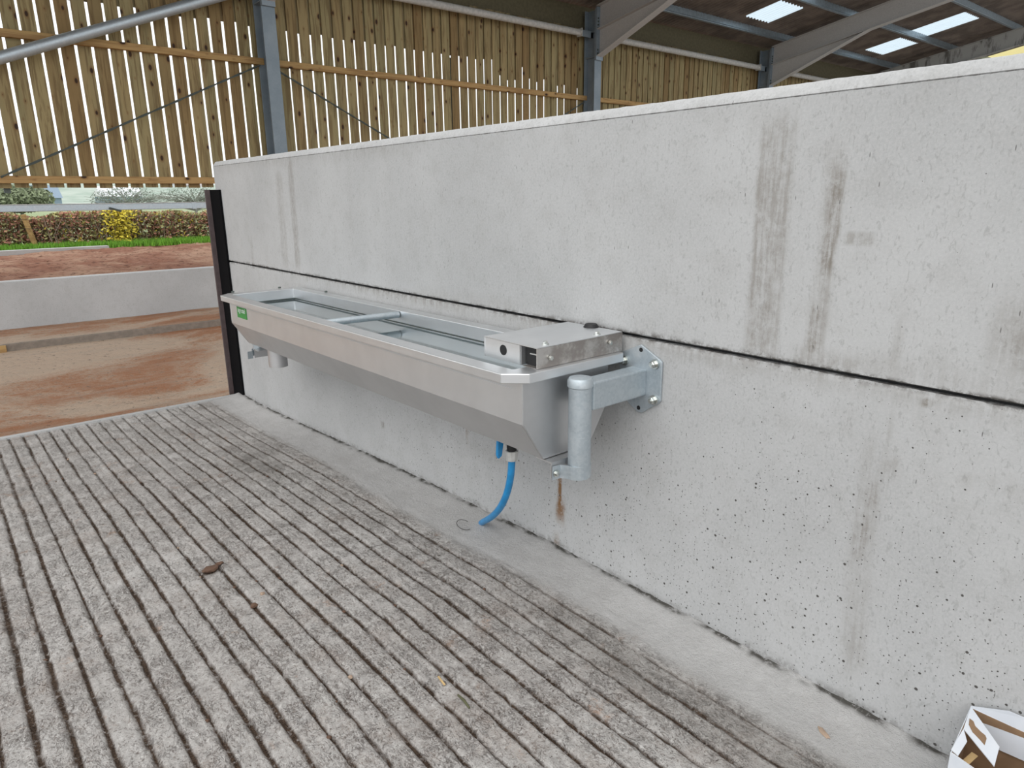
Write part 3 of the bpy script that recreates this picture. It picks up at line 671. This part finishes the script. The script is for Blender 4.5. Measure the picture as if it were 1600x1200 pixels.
def rim(bm):
    O = octo(XF, XB, T0, T1, ch, .95); O2 = octo(XF, XB, T0, T1, ch, .917); O3 = octo(XF+.012, XB-.012, T0+.012, T1-.012, ch-.006, .917)
    I = [(ix0+.004, iy0, .95), (ix1-.004, iy0, .95), (ix1, iy0+.004, .95), (ix1, iy1-.004, .95), (ix1-.004, iy1, .95), (ix0+.004, iy1, .95), (ix0, iy1-.004, .95), (ix0, iy0+.004, .95)]
    I2 = [(x, y, .889) for x, y, z in I]
    mx_, my_ = (ix0+ix1)/2, (iy0+iy1)/2
    I3 = [(x+.012*(1 if x > mx_ else -1), y+.012*(1 if y > my_ else -1), .889) for x, y, z in I]
    R = [[bm.verts.new(p) for p in q] for q in (O3, O2, O, I, I2, I3)]
    for A, B in zip(R, R[1:]):
        for k in range(8): bm.faces.new((A[k], A[(k+1) % 8], B[(k+1) % 8], B[k]))
tilt(P('rim', rim, M_steel, TR, bevel=.004))
def skirt_gap_shade(bm):  # thin dark ring painting the shade in the gap under the rim skirt
    for (a, b_, c, d) in ((ix0-.004, ix0, iy0, iy1), (ix1, ix1+.002, iy0, iy1), (ix0, ix1, iy0-.004, iy0), (ix0, ix1, iy1, iy1+.004)): box(bm, a, b_, c, d, .8838, .8885)
tilt(P('skirt_gap_shade', skirt_gap_shade, M_rod, TR))
tilt(P('water', lambda bm: box(bm, bx0+.004, bx1-.004, ye0+.004, ye1-.004, .876, .880), M_water, TR))
tilt(P('cross_bar', lambda bm: tube(bm, [(ix0+.004, 3.09, .930), (ix1-.003, 3.06, .930)], .017, 16), M_galv, TR, smooth=True))
# drain spigot under the far end
tilt(P('drain_pipe', lambda bm: (tube(bm, [(1.575, 4.15, .64), (1.575, 4.15, .508)], .057, 28, True),), M_steel_end, TR, smooth=True))
# float valve cover
cz0, cz1 = .951, 1.022; cx0, cx1, cy0, cy1 = 1.468, 1.884, 1.628, 1.905
cov = P('valve_cover', lambda bm: (box(bm, cx0, cx1, cy0-.002, cy1, cz1-.0025, cz1), box(bm, cx0+.002, cx0+.005, cy0+.085, cy1, cz0, cz1-.004), box(bm, cx1-.003, cx1, cy0, cy1, cz0, cz1-.003), box(bm, cx0, cx1, cy1-.003, cy1, cz0, cz1-.003),
        box(bm, cx0+.002, cx0+.03, cy0+.078, cy0+.081, cz0, cz1-.004)), M_steel, TR)
P('cover_flange', lambda bm: (box(bm, cx0, cx1, cy0-.003, cy0, cz0, cz1-.003), box(bm, cx0, cx1, cy0, cy0+.07, cz0, cz0+.0015)), M_soiled, TR)
Box('valve_arm', M_white, TR, cx0+.016, cx0+.03, cy0+.01, cy0+.05, .992, .995)
Box('cover_inner_shade', M_black, TR, cx0+.022, cx0+.20, cy0+.003, cy0+.076, cz0+.002, cz1-.004)  # black block stands in for the shade inside the cover opening
P('cover_hole', lambda bm: tube(bm, [(cx0+.003, 1.80, .988), (cx0+.0012, 1.80, .988)], .0185, 24), M_black, TR, smooth=True)
hexbolt('bolt', (1.53, 1.652, cz1), (0, 0, 1), .0085, .011, TR); hexbolt('bolt', (1.78, 1.652, cz1), (0, 0, 1), .0085, .011, TR)
hexbolt('bolt', (1.525, cy0-.003, .982), (0, -1, 0), .0085, .011, TR, False); hexbolt('bolt', (1.815, cy0-.003, .992), (0, -1, 0), .0085, .011, TR, False)
P('inlet_knob', lambda bm: tube(bm, [(1.868, 1.765, .97), (1.868, 1.765, 1.016), (1.868, 1.765, 1.034)], [.034, .034, .022], 14), M_black, TR, smooth=True)
for (x, y) in ((1.44, T1-.02), (1.74, T1-.02), (1.86, 4.0)): hexbolt('bolt', (x, y, .932 if y > 4.2 else .935), (0, 0, 1), .009, .012, TR, False, mat=M_rod)
# sticker
st_y0, st_y1 = 4.335, 4.135
def stk(bm):
    box(bm, bx0-.0035, bx0-.002, 4.125, 4.285, .822, .888)
sk_ = tilt(P('sticker', stk, M_green, TR)); sk_['label'] = 'green maker sticker with white lettering'
sk_.location = (0, 0, 0)
P('sticker_line', lambda bm: box(bm, bx0-.0045, bx0-.0034, 4.14, 4.275, .817, .823), M_print, sk_) if False else None
cu = bpy.data.curves.new('letters', 'FONT'); cu.body = 'agrotel'; cu.size = .043; cu.extrude = .0006; cu.align_x = 'CENTER'
to = bpy.data.objects.new('tmp', cu); C.objects.link(to)
me = bpy.data.meshes.new_from_object(to.evaluated_get(bpy.context.evaluated_depsgraph_get())); bpy.data.objects.remove(to)
me.transform(Matrix(((0, 0, -1, 0), (-1, 0, 0, 0), (0, 1, 0, 0), (0, 0, 0, 1))))
me.transform(Matrix.Translation(Vector((bx0-.0042, 4.205, .838))-TR.location)); me.materials.append(M_print)
lt = bpy.data.objects.new('lettering', me); C.objects.link(lt); lt.parent = sk_

# ------------------------------------------------------------------ bracket at each end
def bracket(name, y, label, s):
    t = thing(name, (1.592, y, .56), label, 'bracket', None)
    px = 1.592
    P('post_tube', lambda bm: tube(bm, [(px, y, .60), (px, y, .905)], .039, 32), M_galv, t, smooth=True)
    P('post_cap', lambda bm: tube(bm, [(px, y, .885), (px, y, .888), (px, y, .908), (px, y, .917), (px, y, .922)], [.0405, .0435, .0435, .038, .015], 32), M_galv, t, smooth=True)
    Box('arm', M_galv, t, px+.030, WX-.008, y-.032, y+.038, .802, .900, bevel=.006)
    pl = [(1.555, .985), (1.465, .942), (1.458, .935), (1.458, .795), (1.466, .785), (1.54, .733), (1.56, .732), (1.645, .785), (1.652, .795), (1.652, .935), (1.645, .942)]
    def plate(bm):
        prism(bm, [(WX-.010, y+(a-1.555)*s, z) for a, z in pl], (.009, 0, 0))
    P('wall_plate', plate, M_galv, t, bevel=.0025)
    for a, z in ((1.552, .966), (1.553, .75)):
        P('slot_hole', lambda bm: tube(bm, [(WX-.0105, y+(a-1.555)*s, z), (WX-.0112, y+(a-1.555)*s, z)], .008, 14), M_black, t)
    for a, z, sd in ((1.487, .925, .004), (1.484, .795, .006), (1.625, .915, .03)): hexbolt('bolt', (WX-.011, y+(a-1.555)*s, z), (-1, 0, 0), .0125, .022, t, True, sd)
    # saddle clamp at the foot of the post
    def clamp(bm):
        n = 20; R = .0465; w = .004; pts = []
        th = [math.radians(180+k*180/n) for k in range(n+1)]
        A = [(px+math.cos(q)*R, y+.008+math.sin(q)*R*s) for q in th]
        path = [(px-.092, y+.034*s)]+[(px-.060, y+.030*s)]+A+[(px+.060, y+.030*s), (px+.088, y+.034*s)]
        ins = []
        for i, p in enumerate(path):
            a = Vector(path[max(i-1, 0)]); b_ = Vector(path[min(i+1, len(path)-1)]); d = (b_-a).normalized(); nn = Vector((-d.y, d.x))*s; ins.append((p[0]+nn.x*w, p[1]+nn.y*w))
        lo, hi = .566, .614
        R_ = [[bm.verts.new((p[0], p[1], z)) for p, z in ((o_, lo), (o_, hi), (i_, hi), (i_, lo))] for o_, i_ in zip(path, ins)]
        for A_, B_ in zip(R_, R_[1:]):
            for k in range(4): bm.faces.new((A_[k], A_[(k+1) % 4], B_[(k+1) % 4], B_[k]))
        bm.faces.new(R_[0]); bm.faces.new(R_[-1][::-1])
    P('clamp', clamp, M_galv, t, smooth=True)
    hexbolt('bolt', (px-.078, y+.031*s, .588), (0, -s, 0), .009, .01, t); hexbolt('bolt', (px+.078, y+.031*s, .588), (0, -s, 0), .009, .01, t)
    ya, yb = sorted((y+.040*s, y+.046*s)); Box('mounting_plate', M_steel_end, t, px-(.092 if s > 0 else .05), px+.085, ya, yb, .570, .628)
    ya, yb = sorted((y+.044*s, y+.12*s)); Box('mounting_plate', M_steel_end, t, px-(.09 if s > 0 else .05), px+.08, ya, yb, .622, .627)
bracket('trough_bracket', 1.548, 'galvanised wall bracket with round post at the near end of the trough', 1)
bracket('trough_bracket', 4.505, 'galvanised wall bracket mostly hidden behind the far end of the trough', -1)
for o in C.objects:
    if o.name == 'trough_bracket.001': o.location.z -= .075

# ------------------------------------------------------------------ blue supply hose
H = thing('water_hose', (1.84, 2.44, 0), 'bright blue water hose rising from the floor joint to the trough underside', 'hose')
def bez(p, n):
    p = [Vector(q) for q in p]; o_ = []
    for i in range(n+1):
        q = list(p); t__ = i/n
        while len(q) > 1: q = [a.lerp(b_, t__) for a, b_ in zip(q, q[1:])]
        o_.append(q[0])
    return o_
P('hose', lambda bm: tube(bm, bez([(1.85, 2.465, -.055), (1.80, 2.39, .025), (1.66, 2.10, .16), (1.64, 1.97, .30), (1.64, 1.965, .50)], 30), .0145, 18), M_hose, H, smooth=True)
P('union_nut', lambda bm: tube(bm, [(1.64, 1.965, .488), (1.64, 1.965, .49), (1.64, 1.965, .528), (1.64, 1.965, .53)], [.018, .023, .026, .024], 10), M_white, H)
P('elbow', lambda bm: tube(bm, [(1.64, 1.965, .528), (1.64, 1.965, .575), (1.64, 1.965, .64)], [.019, .021, .021], 14), M_black, H, smooth=True)
P('valve_lever', lambda bm: (prism(bm, [(1.592, 2.0, .590), (1.612, 2.0, .592), (1.616, 2.0, .555), (1.608, 2.0, .510), (1.592, 2.0, .500), (1.586, 2.0, .515), (1.588, 2.0, .55)], (0, -.014, 0)), tube(bm, [(1.60, 1.99, .575), (1.64, 1.965, .575)], .009, 8)), M_hose, H, bevel=.002)

# ------------------------------------------------------------------ cardboard box
K = thing('cardboard_box', (1.72, .16, 0), 'torn open white cardboard box with brown inside, at the foot of the wall', 'box')
zt = .198; fl0 = -.004
co = [Vector((1.677, .376, 0)), Vector((1.884, .398, 0)), Vector((1.894, .09, 0)), Vector((1.60, .07, 0))]
def walls(bm, off, th, lo=fl0, hi=zt):
    m_ = (co[0]+co[2])/2
    for i in range(4):
        a, b_ = co[i], co[(i+1) % 4]
        n = Vector((-(b_-a).y, (b_-a).x, 0)).normalized(); n = n if n.dot(m_-a) > 0 else -n
        a1 = a+n*off; b1 = b_+n*off
        prism(bm, [(a1.x, a1.y, lo), (b1.x, b1.y, lo), (b1.x, b1.y, hi), (a1.x, a1.y, hi)], n*th)
P('carton_wall', lambda bm: walls(bm, 0, .002), M_card, K)
P('carton_lining', lambda bm: (walls(bm, .0022, .0016, hi=zt-.001), prism(bm, [(p.x, p.y, fl0+.001) for p in co], (0, 0, .003))), M_brown, K)
def flap(bm, pts, n=(0, 0, .0022)): prism(bm, pts, n)
P('flap', lambda bm: flap(bm, [(1.876, .397, .125), (1.886, .398, .20), (1.890, .32, .233), (1.892, .28, .234), (1.895, .12, .228), (1.890, .10, .13), (1.880, .27, .124), (1.879, .32, .121)], (-.0022, 0, 0)), M_card, K)
P('flap', lambda bm: flap(bm, [(1.882, .397, .199), (1.781, .382, .199), (1.748, .346, .200), (1.702, .293, .199), (1.777, .304, .201)]), M_card, K)
P('flap', lambda bm: flap(bm, [(1.683, .377, .199), (1.781, .382, .199), (1.744, .362, .196), (1.677, .360, .197)]), M_card, K)
P('flap', lambda bm: flap(bm, [(1.677, .376, .1985), (1.661, .323, .1985), (1.60, .10, .198), (1.585, .10, .10), (1.665, .372, .10)], (-.002, 0, 0)), M_card, K)
P('torn_patch', lambda bm: flap(bm, [(1.830, .384, .2012), (1.826, .374, .2012), (1.811, .3655, .2012), (1.80, .350, .2012), (1.795, .339, .2012), (1.785, .333, .2013), (1.757, .329, .2013), (1.768, .342, .2013), (1.783, .363, .2012), (1.805, .378, .2012)], (0, 0, .0012)), M_brown, K)
P('crumpled_paper', lambda bm: prism(bm, [(1.69, .366, .15), (1.75, .35, .17), (1.745, .335, .172), (1.682, .352, .15)], (0, 0, .002)), M_straw, K)

# ------------------------------------------------------------------ bits lying on the slab
def clodm(sx_, sy_, sz_, seed):
    rr = random.Random(seed); bm = bmesh.new(); bmesh.ops.create_icosphere(bm, subdivisions=2, radius=1)
    for v in bm.verts:
        k_ = 1+rr.uniform(-.22, .22); v.co = Vector((v.co.x*sx_*k_, v.co.y*sy_*k_, v.co.z*sz_*k_))
    return bm
def gz(x, y): return float(fz(y))
def clod(x, y, a, b_, c, mat, label, cat='clod', name='mud_clod', group=None, seed=1, rot=0):
    o = obj(name, clodm(a, b_, c, seed), mat); o.location = (x, y, gz(x, y)+c*.45); o.rotation_euler.z = rot
    return tag(o, label, cat, group)
clod(.70, 2.86, .030, .024, .011, M_clod, 'largest reddish mud clod pressed across a groove left of the slab middle', seed=3)
clod(.745, 2.885, .018, .012, .008, M_clod, 'smaller mud clod touching the right side of the largest clod', seed=4)
clod(.793, 2.51, .009, .008, .007, M_stone, 'round orange brown pebble in a groove below the largest clod', 'pebble', 'pebble', seed=5)
clod(.735, 2.445, .014, .013, .009, M_clod, 'rounded dark clod beside the orange pebble', seed=6)
clod(1.747, .70, .008, .026, .005, M_stone, 'flat elongated tan stone chip on the smooth strip near the box', 'stone', 'stone_chip', seed=8, rot=-.5)
protos = [obj('mud_clod', clodm(.0065, .0055, .0045, 20+i), M_clod if i < 3 else M_stone) for i in range(4)]
cnt = 0
for i in range(64):
    while True:
        y = random.uniform(1.3, 5.4); x = random.uniform(.05, 1.55)
        if x > y*.06-.1: break
    x = .243+PITCH*round((x-.243)/PITCH)+random.uniform(-.006, .006) if random.random() < .7 else x
    o = protos[i] if i < 4 else protos[i % 4].copy()
    if i >= 4: C.objects.link(o)
    s = random.uniform(.5, 1.35); o.location = (x, y, gz(x, y)-.003); o.scale = (s, s, s); o.rotation_euler.z = random.uniform(0, 6)
    tag(o, 'tiny crumb of red brown mud or grit lying on the ridged slab', 'clod', 'crumbs of mud scattered over the slab')
tag(P('straw_piece', lambda bm: box(bm, -.003, .003, -.024, .024, -.001, .0015), M_straw), 'short pale straw splinter lying near the bottom middle of the slab', 'straw')
o = C.objects['straw_piece']; o.location = (1.03, 1.60, gz(1, 1.6)+.005); o.rotation_euler.z = -.15
tag(P('twig', lambda bm: tube(bm, [(0, .035, 0), (.002, 0, .002), (0, -.035, 0)], [.003, .0045, .003], 7), M_twig, smooth=True), 'short dark green twig lying beside the straw splinter', 'twig')
o = C.objects['twig']; o.location = (1.03, 1.48, gz(1, 1.48)+.004); o.rotation_euler.z = -.1
pts = [(1.74+.03*math.cos(a), 2.44+.05*math.sin(a), gz(1, 2.44)+.012+.006*math.sin(a*1.3)) for a in np.linspace(.3, 4.6, 16)]
tag(P('wire_curl', lambda bm: tube(bm, pts, .0014, 6), M_wire, smooth=True), 'thin dark curl of wire on the slab beside the foot of the blue hose', 'wire')
